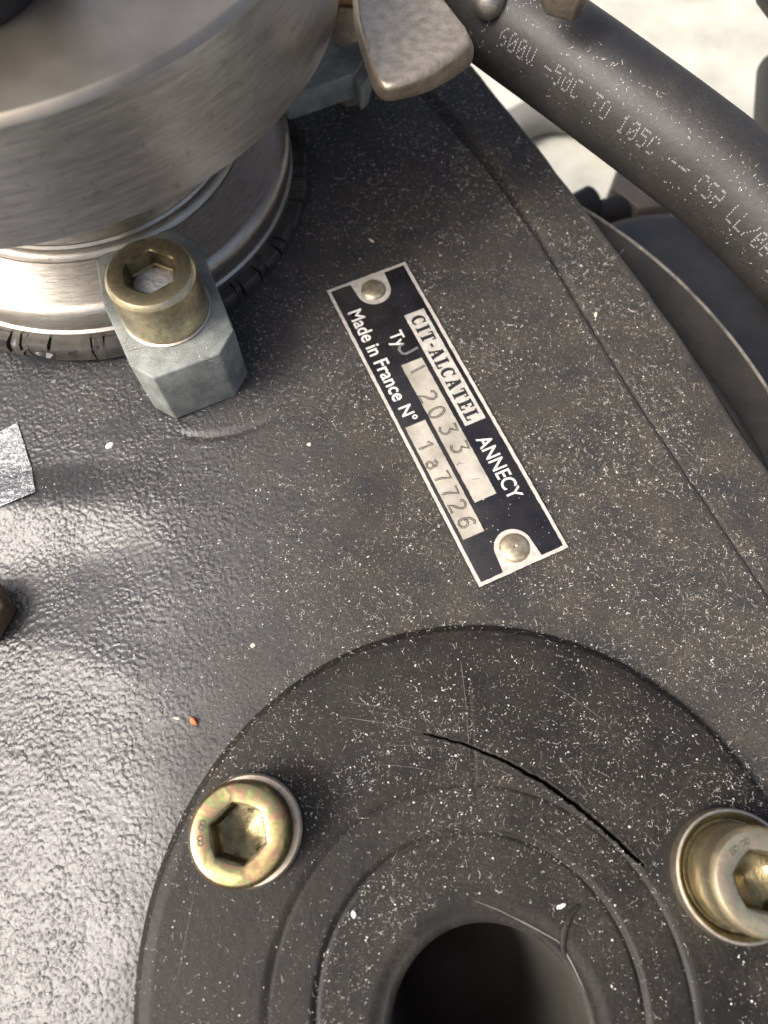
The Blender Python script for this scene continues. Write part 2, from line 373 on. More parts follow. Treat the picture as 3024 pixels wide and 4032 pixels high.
# ------------------------------------------------------------------ round cover with its crack
CC = (16.7, -29.0); C2 = (15.3, -34.0); C4 = (16.7, -37.5)
CRACK = np.array([(-9, 10.6), (-3, 10.0), (1.7, 9.1), (8, 7.9), (14.4, 6.2), (21.5, 3.4), (28.4, -0.4), (34.0, -4.4), (38.6, -8.4), (41.5, -11.2), (43.8, -13.2)], float)
def crack_d(x, y):
    cy = np.interp(x, CRACK[:, 0], CRACK[:, 1]); sl = np.gradient(CRACK[:, 1], CRACK[:, 0]); m = np.interp(x, CRACK[:, 0], sl)
    return (y - cy) / np.sqrt(1 + m * m)
def zcov(x, y):
    x = np.asarray(x, float); y = np.asarray(y, float)
    r1 = np.hypot(x - CC[0], y - CC[1]); r2 = np.hypot(x - C2[0], y - C2[1]); r4 = np.hypot(x - C4[0], y - C4[1])
    z = 2.6 - 0.25 * sm(53.5, 55.6, r1) - 1.3 * sm(55.4, 56.7, r1)
    z = z + 0.05 * (vnoise(x, y, 7, 8) - 0.5)
    # first step down with a rounded edge and a fine groove at its foot
    fade = 0.15 + 1.1 * vnoise(x, y, 11, 6) ** 1.5
    z = z - 0.28 * sm(35.2, 33.4, r2) - 0.24 * fade * np.exp(-((r2 - 33.6) / 0.35) ** 2)
    z = z - 0.3 * sm(27.2, 25.9, r2) - 0.36 * fade * np.exp(-((r2 - 26.0) / 0.40) ** 2)
    z = z - 0.35 * sm(19.5, 17.2, r4)
    # crack: opens to about 0.8 mm towards the right
    w = np.interp(x, [-9, 5, 12, 25, 36, 42, 44], [0, 0.0, 0.08, 0.24, 0.34, 0.28, 0])
    w = w * (0.65 + 0.7 * vnoise(x * 3, y * 3, 2.2, 11)); d = np.abs(crack_d(x, y) + 0.22 * (vnoise(x, y, 1.3, 12) - 0.5)); inside = (x > -9) & (x < 44.2)
    z = np.where(inside, z + 0.10 * np.exp(-((d - w) / 0.5) ** 2) * sm(4, 12, x), z)
    z = np.where(inside & (w > 0.025), z - 6.0 * sm(w + 0.06, np.maximum(w - 0.10, 0), d), z)
    # faint moulding mark running up
    z = z - 0.12 * np.exp(-((x - 16 + 0.03 * y) / 0.35) ** 2) * sm(-6, 2, y) * sm(22, 14, y)
    return z
cover = thing('round_cover', 'black moulded round cover with stepped rings, a long crack and a dark centre opening', 'cover')
R = np.concatenate([np.linspace(17.0, 56.6, 250), [56.9, 57.0]])
A = np.linspace(0, 2 * pi, 1100, endpoint=False)
# rings slide from the centre of the opening to the centre of the rim
t = np.clip((R - 17.0) / (56.6 - 17.0), 0, 1)
cx = C4[0] + (CC[0] - C4[0]) * t; cy = C4[1] + (CC[1] - C4[1]) * t
X = cx[:, None] + R[:, None] * np.cos(A); Y = cy[:, None] + R[:, None] * np.sin(A); Z = zcov(X, Y)
Z[-2] = Z[-3] - 0.4; Z[-1] = -6
# throat of the opening
rows = [np.stack([X, Y, Z], -1)]
thr = []
for r, z in ((16.8, 2.0), (16.2, 1.9), (15.8, 1.5), (15.6, 0.6), (15.4, -4), (14.6, -26), (13, -44), (8, -52), (0.0, -55)):
    thr.append(np.stack([C4[0] + r * np.cos(A), C4[1] + r * np.sin(A), np.full_like(A, z)], -1))
z0 = float(Z[0].mean()); 
for k in range(4): thr[k][:, 2] = z0 + (0.02, -0.12, -0.5, -1.4)[k]
throat = np.array(thr[::-1])[:7]
P = np.concatenate([np.array(thr[::-1])[6:], rows[0]], 0); nr, na = P.shape[:2]
i = np.arange(nr * na).reshape(nr, na); j = np.roll(i, -1, 1)
F = np.stack([i[:-1], i[1:], j[1:], j[:-1]], -1).reshape(-1, 4)
fast_mesh('cover_body', P.reshape(-1, 3), F, M['cover'], cover)
nr, na = throat.shape[:2]; i = np.arange(nr * na).reshape(nr, na); j = np.roll(i, -1, 1)
fast_mesh('opening_throat', throat.reshape(-1, 3), np.stack([i[:-1], i[1:], j[1:], j[:-1]], -1).reshape(-1, 4), M['throat'], cover)
# drip of old sealant standing beside the opening
b = MB()
pts = [(32.2, -19.2), (30.4, -20.9), (29.4, -23.0), (29.1, -25.2), (29.4, -26.6)]
b.tube([(x, y, float(zcov(x, y)) + 0.05) for x, y in pts], [0.35, 0.6, 0.65, 0.5, 0.25], 10)
b.build('sealant_drip', M['cover'], cover)
b = MB(); LIP = [(15.1, -18.5), (18.9, -19.8), (23.8, -22.0), (28.6, -24.4), (30.4, -27.4), (32.1, -31.3)]
LX = np.array(LIP); tt = np.linspace(0, 1, 30); q5 = np.linspace(0, 1, 6)
pts = [(x, y, float(zcov(x, y)) + 0.03) for x, y in zip(np.interp(tt, q5, LX[:, 0]), np.interp(tt, q5, LX[:, 1]))]
b.tube(pts, [0.04 + 0.13 * sin(pi * k / 29) for k in range(30)], 8)
b.build('opening_lip', M['paleline'], cover)  # thin tube in a paler tone along the opening edge

# ------------------------------------------------------------------ socket head bolts
def socket_head(r, h, hexr, depth, hexa, mouth=0.35, n=96):
    m = MB(); ring = lambda rr, z: [(rr * cos(2 * pi * k / n), rr * sin(2 * pi * k / n), z) for k in range(n)]
    def hexring(rr, z):
        o = []
        for k in range(n):
            a = 2 * pi * k / n; c = ((a - hexa) % (pi / 3)) - pi / 6
            q = rr * cos(pi / 6) / cos(c); o.append((q * cos(a), q * sin(a), z))
        return o
    rings = [ring(r - 0.25, 0), ring(r, 0.25), ring(r, h - 1.15), ring(r - 0.06, h - 0.95), ring(r - 0.62, h - 0.16), ring(r - 0.72, h - 0.06), ring(r - 0.95, h)]
    top = ring(hexr + 0.45, h)
    rings += [top]
    rings += [[(a[0] * .5 + b_[0] * .5, a[1] * .5 + b_[1] * .5, h - 0.12) for a, b_ in zip(ring(hexr + 0.18, 0), hexring(hexr + 0.15, 0))]]
    rings += [hexring(hexr, h - mouth), hexring(hexr, h - depth + 0.35), hexring(hexr - 0.35, h - depth), ring(hexr * 0.62, h - depth - 0.3), ring(0.15, h - depth - 1.5)]
    m.loft(rings[:9], True, False)
    mi = MB(); mi.loft(rings[8:], False, True)
    return m, mi
def digit8(cx, cy, s, ang):
    pts = []
    for sgn in (1, -1):
        pts.append([(cx + rot2((s * 0.5 * cos(t), sgn * s * 0.5 + s * 0.5 * sin(t)), ang)[0], cy + rot2((s * 0.5 * cos(t), sgn * s * 0.5 + s * 0.5 * sin(t)), ang)[1]) for t in np.linspace(0, 2 * pi, 17)])
    return pts
# bolt in the round cover, left
def cover_bolt(name, label, loc, hexdeg, mat, wr=9.0, dished=False):
    t = thing(name, label, 'bolt', 'socket head bolts holding the round cover', loc=loc)
    w = MB()
    if dished: w.lathe([(5.2, 0), (wr - 0.2, 0), (wr, 0.25), (wr, 2.0), (wr - 0.25, 2.5), (wr - 0.7, 2.6), (wr - 1.1, 2.2), (wr - 1.9, 1.0), (5.2, 0.9)], 96)
    else: w.lathe([(5.2, 0), (wr - 0.2, 0), (wr, 0.25), (wr, 1.5), (wr - 0.35, 1.9), (5.2, 1.9)], 96)
    w.build('washer', M['washer'], t)
    if dished:
        w = MB(); w.lathe([(wr - 0.62, 2.62), (wr - 1.0, 2.45), (wr - 1.8, 1.25), (5.2, 1.1)], 96); w.build('washer_cup', M['socket'], t)
    h, hi = socket_head(8.0, 9.3, 4.62, 5.4, radians(hexdeg))
    ho = h.build('head', mat, t, sharp=30); ho.location.z = 1.9 * MM
    hs = hi.build('hex_socket', M['socket'], ho, sharp=30)
    e = MB()
    for (a_, kind) in ((168, 8), (179, 0), (190, 8)):
        a_ = radians(a_ + (hexdeg - 105)); rr = 5.9
        cx_, cy_ = rr * cos(a_), rr * sin(a_)
        if kind == 8:
            for lp in digit8(cx_, cy_, 0.72, a_ + pi / 2 - pi / 2):
                e.tube([(x, y, 11.2) for x, y in lp], 0.15, 6, False)
        else:
            e.tube([(cx_ - 0.15, cy_, 11.2), (cx_ + 0.15, cy_, 11.2)], 0.13, 6)
    e.build('stamped_grade', M['brownhex'], t)
    return t
cover_bolt('socket_bolt', 'yellow zinc socket bolt, stamped 8.8, in the left side of the round cover', (-22.8, -7.6, 2.5), 105, M['zinc'])
cover_bolt('socket_bolt', 'worn pale yellow socket bolt on the cover, cut by the right edge', (58.2, -14.4, 2.2), 47, M['zinc_dull'], 10.3, True)

# ------------------------------------------------------------------ inlet flange, gasket, upper collar
FC = (-69.2, 138.0)
fl = thing('inlet_flange', 'turned aluminium lower flange with tapered face, rounded rim, seated on the casing', 'flange', loc=(*FC, 0))
b = MB()
b.lathe([(40, 2.2), (46.6, 2.2), (47.0, 2.7), (47.1, 4.5), (46.5, 5.0), (46.4, 6.4), (47.0, 6.9), (47.1, 9.2), (46.9, 10.4), (46.2, 11.4), (45.2, 11.9), (44.0, 12.2), (37.6, 15.6), (37.1, 15.5), (36.8, 16.2), (36.0, 16.9), (35.2, 17.0), (34.8, 17.6)], 256)
b.build('flange_ring', M['alu_low'], fl)
b = MB(); b.lathe([(34.8, 17.0), (34.3, 19), (34.0, 26), (34.0, 46)], 192); b.build('neck', M['alu_low'], fl)
# cracked rubber gasket: uneven wedges with gaps between
g = thing('rubber_gasket', 'cracked and split black rubber ring under the aluminium flange', 'gasket', loc=(*FC, 0))
b = MB(); a = 0.0
rnd = random.Random(3)
while a < 2 * pi:
    d = rnd.choice([0.04, 0.07, 0.09, 0.12, 0.16]) * (0.8 + 0.5 * rnd.random()); gap = rnd.choice([0.004, 0.007, 0.012])
    e = min(a + d, 2 * pi); hh = 2.6 + rnd.uniform(-0.3, 0.5); ro = 50.2 + rnd.uniform(-0.5, 0.6)
    k = 6; rings = []
    sk = rnd.uniform(-0.012, 0.012)
    prof = [(44, -0.8), (ro - 0.2, -0.8), (ro, 0.2), (ro - 0.15, hh - 0.8), (ro - 0.8, hh - 0.1), (47.2, hh), (44, hh)]
    for q in range(k + 1):
        th = a + (e - gap - a) * q / k
        rings.append([(r_ * cos(th + sk * (r_ - 47) / 2), r_ * sin(th + sk * (r_ - 47) / 2), z_ + 0.08 * rnd.uniform(-1, 1)) for r_, z_ in prof])
    b.loft(rings, True, True); a = e
b.build('gasket_ring', M['rubber'], g, sharp=40)
# torn flakes along the front of the gasket
b = MB()
for k in range(26):
    th = radians(rnd.uniform(238, 296)); r_ = 49.6 + rnd.uniform(-0.5, 1.4); c = Vector((r_ * cos(th), r_ * sin(th), 1.6 + rnd.uniform(-0.9, 0.9)))
    n = rnd.randint(4, 6); s_ = rnd.uniform(0.4, 1.1); R3 = Matrix.Rotation(rnd.uniform(-0.7, 0.7), 3, 'X') @ Matrix.Rotation(rnd.uniform(-0.7, 0.7), 3, 'Y')
    pl = [c + R3 @ Vector((s_ * rnd.uniform(.6, 1.2) * cos(2 * pi * q / n), s_ * rnd.uniform(.5, .9) * sin(2 * pi * q / n), 0)) for q in range(n)]
    b.loft([[tuple(p) for p in pl], [tuple(p + R3 @ Vector((0, 0, 0.25))) for p in pl]], True, True)
b.build('torn_flakes', M['rubber'], g, smooth=False)
cl = thing('steel_collar', 'thick brushed steel disc above the lower flange, filling the top left', 'collar', loc=(*FC, 0))
b = MB()
b.lathe([(33, 45), (59.6, 45), (60.4, 45.25), (60.9, 45.8), (61, 46.6), (61, 65.9)], 256)
b.build('disc', M['alu_top'], cl)
b = MB(); b.lathe([(61, 65.9), (60.85, 66.25), (60.1, 66.95), (59.9, 67.08), (59.7, 67.1), (30, 67.1), (0.1, 67.1)], 256); b.build('disc_face', M['alu_face'], cl)
b = MB(); b.lathe([(17.5, 67.3), (17.5, 84), (16, 86), (0.1, 86)], 64, c=(5, -28))
tag(b.build('black_stopper', M['cable']), 'blurred black round stopper standing on the steel collar at the top left corner', 'stopper').location = (FC[0] * MM, FC[1] * MM, 0)
bpy.data.objects['black_stopper'].location.x -= 0.0012

# ------------------------------------------------------------------ clamp claws
def claw(name, label, poly, z0, z1, group, foot=None, bevel=0.5):
    t = thing(name, label, 'clamp', group)
    b = MB(); n = len(poly)
    b.loft([[(p[0] * 1.0, p[1] - 0.3, z0) for p in poly], [(p[0], p[1], z1) for p in poly]], True, True)
    b.build('block', M['claw'], t, bevel=bevel)
    return t
s = .975
top_poly = [(-61.4, 104.0), (-58.6, 93.4), (-50.7, 77.6), (-45.7, 74.6), (-33.0, 80.4), (-30.6, 86.2), (-39.6, 107.8), (-45, 112), (-54, 111)]
top_poly = [(x * s, y * s) for x, y in top_poly][::1]
c1 = claw('clamp_claw', 'grey green clamp block with chamfered corners gripping the flange, under the yellow socket bolt', top_poly, 0.0, 16.0, 'clamp claws round the inlet flange')
# faint machined circle on top of the block
b = MB(); cxm, cym = -46.9, 74.8
b.tube([(cxm + 5.4 * cos(a), cym + 5.0 * sin(a), 16.0) for a in np.linspace(radians(35), radians(128), 24)], 0.09, 6)
b.build('machined_mark', M['claw'], c1)
ct = thing('socket_bolt', 'large yellow zinc socket bolt standing on the grey green clamp block', 'bolt', loc=(-43.7, 88.7, 16.0))
h, hi = socket_head(8.55, 11.6, 5.05, 4.0, radians(97)); ho = h.build('head', M['zinc_pale'], ct, sharp=30); hi.build('hex_socket', M['socket'], ho, sharp=30)
b = MB(); b.lathe([(0.0, 7.95), (1.8, 8.1), (3.2, 7.9), (4.2, 7.6), (4.7, 7.3)], 32); b.build('grease_plug', M['grease'], ct)
b = MB(); b.lathe([(8.5, 0.02), (8.95, 0.05), (9.0, 0.35), (8.6, 0.55)], 96); b.build('bearing_face', M['washer'], ct)

poly2 = [(-34, 147), (-20.8, 139.4), (-19.8, 139.2), (-6.8, 147.2), (-5.6, 144.2), (-3.6, 147.0), (0, 165), (-4, 172), (-20, 172), (-34, 165)]
poly2 = [(x, y) for x, y in poly2]
c2 = thing('clamp_claw', 'grey clamp claw half hidden behind the bronze lever and the steel collar', 'clamp', 'clamp claws round the inlet flange')
b = MB(); p2 = [(-34, 154), (-22.3, 147.8), (-6.5, 155.3), (-1.5, 168), (-6, 180), (-34, 180)]
b.loft([[(x, y, 9.5) for x, y in p2], [(x, y, 16.0) for x, y in p2]], True, True); b.build('block', M['claw'], c2, bevel=0.5)
b = MB(); p3 = [(-6.8, 154.8), (-5.4, 151.8), (-3.8, 154.2), (-1.8, 166), (-6, 166)]
b.loft([[(x, y, 8.8) for x, y in p3], [(x, y, 15.4) for x, y in p3]], True, True); b.build('toe', M['claw'], c2, bevel=0.3)
b = MB(); b.lathe([(4, 0), (4, 46)], 32, c=(-9, 168)); b.build('stud', M['bronze'], c2)

# ------------------------------------------------------------------ wing lever
LZ = 46.0; f_ = (135 - LZ) / 115.0
lv = thing('wing_lever', 'blurred bronze grey cast lever of the clamp, its squared tip over the casing', 'lever')
outer = [(-7.8, 188), (-7.4, 170), (-6.4, 161.4), (-3.2, 147.4), (-1.6, 142.9), (0.4, 141.2), (3.2, 141.6), (10.7, 144.2), (18.9, 151.4), (20.4, 154.0), (20.9, 160.5), (14.6, 174.0), (6, 190)]
inner = [(-6.6, 188), (-6.0, 172), (-4.6, 163), (-1.2, 149.6), (-0.2, 147.6), (1.2, 146.9), (3.4, 148.0), (10.4, 153.4), (17.8, 161.0), (19.2, 162.6), (19.4, 164.0), (13.8, 174.8), (5, 190)]
def chaikin(P_, keep=(0, -1)):
    o = [P_[0]]
    for a_, b_ in zip(P_[:-1], P_[1:]):
        o += [(a_[0] * .75 + b_[0] * .25, a_[1] * .75 + b_[1] * .25), (a_[0] * .25 + b_[0] * .75, a_[1] * .25 + b_[1] * .75)]
    return o + [P_[-1]]
for _ in range(2): outer, inner = chaikin(outer), chaikin(inner)
def lv_ring(P_, z_, k=0.0): 
    f = (135 - z_) / 115.0; return [(x * f, y * f, z_) for x, y in P_]
def lv_mix(t_, z_): return lv_ring([(a_[0] * (1 - t_) + b_[0] * t_, a_[1] * (1 - t_) + b_[1] * t_) for a_, b_ in zip(outer, inner)], z_)
b = MB(); b.loft([lv_mix(0.16, 39.6), lv_mix(0.04, 40.1), lv_mix(0.0, 40.6), lv_mix(0.03, 41.1), lv_mix(0.25, 42.8), lv_mix(0.48, 44.5), lv_mix(0.58, 45.1), lv_mix(0.72, 45.6), lv_mix(0.90, 45.9), lv_mix(1.05, 46.0), lv_mix(1.12, 45.95), lv_mix(1.3, 45.9)], True, True)
b.build('arm', M['bronze'], lv, sharp=80)
b = MB(); b.lathe([(7.5, 30), (8.2, 31), (8.2, 44), (7.2, 45.5), (3, 45.8), (0.1, 45.8)], 6, c=(-9.5, 163)); b.build('hub_nut', M['copper'], lv, bevel=0.5)

# ------------------------------------------------------------------ nameplate
PO = Vector((-13.2326, 105.4596, 0)); ang = radians(-65.6198)
plate = thing('nameplate', 'black and silver metal nameplate with two rivets reading CIT-ALCATEL ANNECY', 'nameplate', loc=(PO.x, PO.y, 0.28), rot=(0, 0, ang))
PL, PW = 77.0, 19.95
def rect(m, x0, y0, x1, y1, z0, z1):
    m.prism([(x0, y0), (x1, y0), (x1, y1), (x0, y1)], z0, z1)
b = MB(); rect(b, 0, 0, PL, PW, -0.35, 0.30); b.build('plate', M['enamel'], plate, bevel=0.06, seg=2)
def wob_strip(m, p0, p1, w0, w1, z, n=60, amp=0.05, th=0.05):
    """silver strip with slightly etched, uneven edges"""
    p0 = Vector((*p0, 0)); p1 = Vector((*p1, 0)); d = (p1 - p0).normalized(); nn = Vector((-d.y, d.x, 0))
    lo, hi = [], []
    for k in range(n + 1):
        p = p0.lerp(p1, k / n); 
        lo.append(p + nn * (w0 + random.uniform(-amp, amp) * (0 < k < n))); hi.append(p + nn * (w1 + random.uniform(-amp, amp) * (0 < k < n)))
    V = [(q.x, q.y, z) for q in lo] + [(q.x, q.y, z) for q in hi]
    N = n + 1; V += [(x, y, z - th) for x, y, _ in V]
    F = [(k, k + 1, N + k + 1, N + k) for k in range(n)] + [(2 * N + k + 1, 2 * N + k, k, k + 1) for k in range(n)] + [(N + k, N + k + 1, 3 * N + k + 1, 3 * N + k) for k in range(n)]
    m.add(V, F)
b = MB(); zt = 0.335
wob_strip(b, (0.03, 0.03), (PL - 0.03, 0.03), 0, 0.72, zt, 90); wob_strip(b, (0.03, PW - 0.78), (PL - 0.03, PW - 0.78), 0, 0.75, zt, 90)
wob_strip(b, (0.75, 0.7), (0.75, PW - 0.75), 0, 0.72, zt + 0.004, 30); wob_strip(b, (PL - 0.03, 0.7), (PL - 0.03, PW - 0.75), 0, 0.75, zt + 0.004, 30)
b.build('silver_border', M['silver'], plate, smooth=False)
for (cx_, sgn) in ((4.3, 1), (72.6, -1)):
    b = MB(); ex = 0.6 if sgn > 0 else PL - 0.6
    pl = [(ex, 9.9 - 4.35), (cx_ - sgn * 0.3, 9.9 - 3.95)]
    pl = [(ex, 9.95 + 4.35)] ; arc = [(cx_ + sgn * 3.95 * cos(a), 9.95 + 3.95 * sin(a)) for a in np.linspace(radians(80), radians(-80), 26)]
    pl = [(ex, 9.95 + 4.3)] + arc + [(ex, 9.95 - 4.3)]
    if sgn < 0: pl = pl
    b.prism(pl, 0.28, 0.34); o = b.build('rivet_tab', M['silver'], plate, smooth=False)
FIELDS = (('maker_field', 13.6, 13.35, 44.4, 18.2, 'silver'), ('type_field', 25.2, 7.25, 60.8, 12.25, 'field'), ('number_field', 39.5, 1.55, 67.0, 6.25, 'field'))
for nm, x0, y0, x1, y1, mt in FIELDS:
    b = MB(); N = 80
    wob_strip(b, (x0, y0), (x1, y0), 0, y1 - y0, 0.345, N, 0.045)
    b.build(nm, M[mt], plate, smooth=False)
def rivet(x, y, r, pit):
    m = MB(); pr = [(r + 0.12, 0.33), (r, 0.45)] + [(r * cos(a), 0.45 + 0.75 * sin(a)) for a in np.linspace(0.25, pi / 2 - 0.12, 8)]
    if pit: pr += [(0.6, 1.12), (0.3, 0.9), (0.05, 0.85)]
    else: pr += [(0.05, 1.2)]
    m.lathe(pr, 40, c=(0, 0), cap1=True); o = m.build('rivet', M['brass'], plate, sharp=60); o.location = (x * MM, y * MM, 0)
    return o
rivet(4.25, 9.95, 2.75, False); tag(rivet(72.65, 10.1, 3.0, True), 'rust pitted brass rivet')
def text_mesh(name, txt, size, mat, parent, x, y, z, xs=1.0, off=0.0, th=0.02, sp=1.0, fit=None):
    cu = bpy.data.curves.new(name, 'FONT'); cu.body = txt; cu.size = size * MM; cu.offset = off * MM; cu.space_character = sp
    cu.extrude = th * MM; cu.resolution_u = 4
    o = bpy.data.objects.new(name, cu); col.objects.link(o)
    dg = bpy.context.evaluated_depsgraph_get(); me = bpy.data.meshes.new_from_object(o.evaluated_get(dg))
    bpy.data.objects.remove(o); bpy.data.curves.remove(cu)
    co = np.empty(len(me.vertices) * 3); me.vertices.foreach_get('co', co); co = co.reshape(-1, 3)
    if fit:
        w = co[:, 0].max() - co[:, 0].min(); co[:, 0] = (co[:, 0] - co[:, 0].min()) * fit * MM / w
    else: co[:, 0] *= xs
    me.vertices.foreach_set('co', co.ravel()); me.update()
    me.materials.clear(); me.materials.append(mat); me.name = name
    ob = bpy.data.objects.new(name, me); col.objects.link(ob); ob.parent = parent; ob.location = (x * MM, y * MM, z * MM)
    return ob
text_mesh('country_lettering', 'Made in France', 4.6, M['ink'], plate, 7.7, 2.0, 0.34, off=0.07, fit=25.2)
text_mesh('number_lettering', 'N\u00b0', 4.0, M['ink'], plate, 34.6, 2.2, 0.34, off=0.06, fit=3.9)
text_mesh('type_lettering', 'Ty', 4.4, M['ink'], plate, 16.6, 8.1, 0.34, off=0.05, fit=4.0)
text_mesh('town_lettering', 'ANNECY', 4.6, M['ink'], plate, 48.1, 13.95, 0.34, off=0.05, fit=15.3)
# slab serif maker name drawn letter by letter (box 10 high, widths in the same unit)
SW = 2.6; TS = 0.75
def slab(ch):
    """list of thick strokes (x0,y0,x1,y1,w) on a 7 x 10 box"""
    if ch == 'I': return 4.6, [(2.3, 0, 2.3, 10, SW), (0.1, .5, 4.5, .5, 1), (0.1, 9.5, 4.5, 9.5, 1)]
    if ch == 'T': return 7.6, [(3.8, 0, 3.8, 10, SW), (1.6, .5, 6, .5, 1), (.2, 9.35, 7.4, 9.35, 1.3), (.65, 10, .65, 7.0, 1), (6.95, 10, 6.95, 7.0, 1)]
    if ch == 'L': return 7.0, [(2.3, 0, 2.3, 10, SW), (0.1, .6, 6.8, .6, 1.2), (0.1, 9.5, 4.5, 9.5, 1), (6.3, 0, 6.3, 3.2, 1.1)]
    if ch == 'E': return 7.0, [(2.3, 0, 2.3, 10, SW), (0.1, .6, 6.8, .6, 1.2), (0.1, 9.4, 6.8, 9.4, 1.2), (6.3, 0, 6.3, 3, 1.1), (6.3, 10, 6.3, 7, 1.1), (2.3, 5, 4.9, 5, 1.1), (4.8, 3.8, 4.8, 6.2, .9)]
    if ch == 'A': return 7.8, [(1.3, 0.4, 3.7, 10, 1.4), (6.2, 0.4, 4.0, 10, SW), (2.2, 3.3, 5.2, 3.3, 1.1), (0, .5, 2.8, .5, 1), (4.6, .5, 7.8, .5, 1), (2.3, 9.5, 4.8, 9.5, 1)]
    if ch == '-': return 4.0, [(.4, 4.6, 3.6, 4.6, 1.6)]
    if ch == 'C':
        st = []; P_ = [(3.7 + 3.0 * cos(a), 5 + 4.35 * sin(a)) for a in np.linspace(radians(42), radians(318), 16)]
        for k in range(15):
            w = 1.2 + 1.3 * abs(cos(radians(42 + 276 * (k + .5) / 15))) * (3 < k < 12)
            st.append((*P_[k], *P_[k + 1], w))
        st += [(6.2, 6.6, 6.2, 9.9, .9)]
        return 7.4, st
def quad_strokes(m, strokes, ox, oy, sx, sy, z, th=0.02):
    for k, (x0, y0, x1, y1, w) in enumerate(strokes):
        d = Vector((x1 - x0, y1 - y0)); L_ = d.length; d /= L_; n_ = Vector((-d.y, d.x)) * w / 2; e_ = d * (0.12 if L_ < 2 else 0)
        pl = [(x0 - n_.x - e_.x, y0 - n_.y - e_.y), (x1 - n_.x + e_.x, y1 - n_.y + e_.y), (x1 + n_.x + e_.x, y1 + n_.y + e_.y), (x0 + n_.x - e_.x, y0 + n_.y - e_.y)]
        zz = z + k * 0.0015
        m.prism([(ox + x * sx, oy + y * sy) for x, y in pl], zz - th, zz)
word = 'CIT-ALCATEL'; adv = [slab(c)[0] + 1.5 for c in word]; tot = sum(adv) - 1.5; sx = 28.6 / tot
b = MB(); x_ = 0
for c, a_ in zip(word, adv):
    quad_strokes(b, slab(c)[1], 15.0 + x_ * sx, 14.15, sx, 0.325, 0.37, 0.04); x_ += a_
b.build('maker_lettering', M['blackink'], plate, smooth=False)
# digits punched into the fields: the metal thrown up along each stroke
ST = {'1': [[(-.9, 2.6), (.1, 3.6), (.1, 0)]], '2': [[(-1, 2.9), (-.7, 3.5), (0, 3.7), (.8, 3.4), (1, 2.7), (.6, 1.9), (-.3, 1.1), (-1, 0), (1.1, 0)]],
      '0': [[(1.0 * cos(t), 1.85 + 1.85 * sin(t)) for t in np.linspace(0, 2 * pi, 19)]],
      '3': [[(-1, 3.6), (1, 3.6), (0, 2.2), (.7, 1.9), (1, 1.1), (.6, .3), (-.1, 0), (-1, .4)]],
      '7': [[(-1, 3.6), (1, 3.6), (.1, 1.6), (-.2, 0)]],
      '6': [[(.9, 3.3), (.2, 3.7), (-.7, 2.9), (-1, 1.4), (-.7, .3), (0, 0), (.8, .4), (1, 1.2), (.6, 1.9), (0, 2.1), (-.8, 1.6)]],
      'a': [[(-.6, 2.3), (.3, 2.5), (.8, 1.9), (.8, .3), (.1, 0), (-.7, .3), (-.8, 1.1), (-.2, 1.5), (.7, 1.4)]],
      'V': [[(-1.1, 3.6), (-.1, .1)]], 'J': [[(1.2, 4.1), (1.3, .9), (.8, .1), (-.5, 0), (-1.3, .7), (-1.4, 1.6)]]}
def punch(m, ch, x, y, s=1.0, tilt=0.0, r=0.13, z=0.33, w=0.17):
    for line in ST[ch]:
        P_ = [rot2((px * s, (py - 1.85) * s), tilt) for px, py in line]
        # outline both sides of the stroke
        for sg in (1, -1):
            out = []
            for k in range(len(P_)):
                a_, b_ = P_[max(k - 1, 0)], P_[min(k + 1, len(P_) - 1)]; d = Vector((b_[0] - a_[0], b_[1] - a_[1]))
                d = d.normalized() if d.length > 1e-6 else Vector((1, 0))
                out.append((x + P_[k][0] - d.y * w * sg, y + 1.85 + P_[k][1] + d.x * w * sg, z))
            m.tube(out, r, 6)
b = MB()
for ch, x, y, t_ in (('V', 28.2, 8.2, -0.15), ('2', 34.7, 7.4, 0.0), ('0', 38.9, 7.4, 0.1), ('3', 43.5, 7.9, -0.1), ('3', 48.3, 8.2, -0.05)):
    punch(b, ch, x, y, 1.0, t_)
b.build('punched_type', M['stamp'], plate)
b = MB()
for ch, x, y, t_ in (('1', 45.2, 1.9, 0.0), ('a', 49.4, 1.7, 0.1), ('7', 53.0, 1.8, 0.08), ('7', 56.6, 1.8, -0.03), ('2', 60.0, 1.9, 0.0), ('6', 63.9, 2.0, -0.12)):
    punch(b, ch, x, y, 0.92, t_)
b.build('punched_number', M['stamp'], plate)
b = MB(); punch(b, 'J', 21.6, 8.5, 0.95, 0.1, 0.12, 0.33, 0.16); b.build('smudged_letter', M['print'], plate)
# scratches across the type field
b = MB()
for (x0, y0, x1, y1) in ((51.6, 7.7, 52.0, 9.4), (56.0, 9.0, 56.4, 10.6), (51.9, 7.6, 51.2, 8.6)):
    b.tube([(x0, y0, 0.34), ((x0 + x1) / 2, (y0 + y1) / 2 + .1, 0.345), (x1, y1, 0.34)], 0.05, 5)
b.build('scratch', M['blackink'], plate)

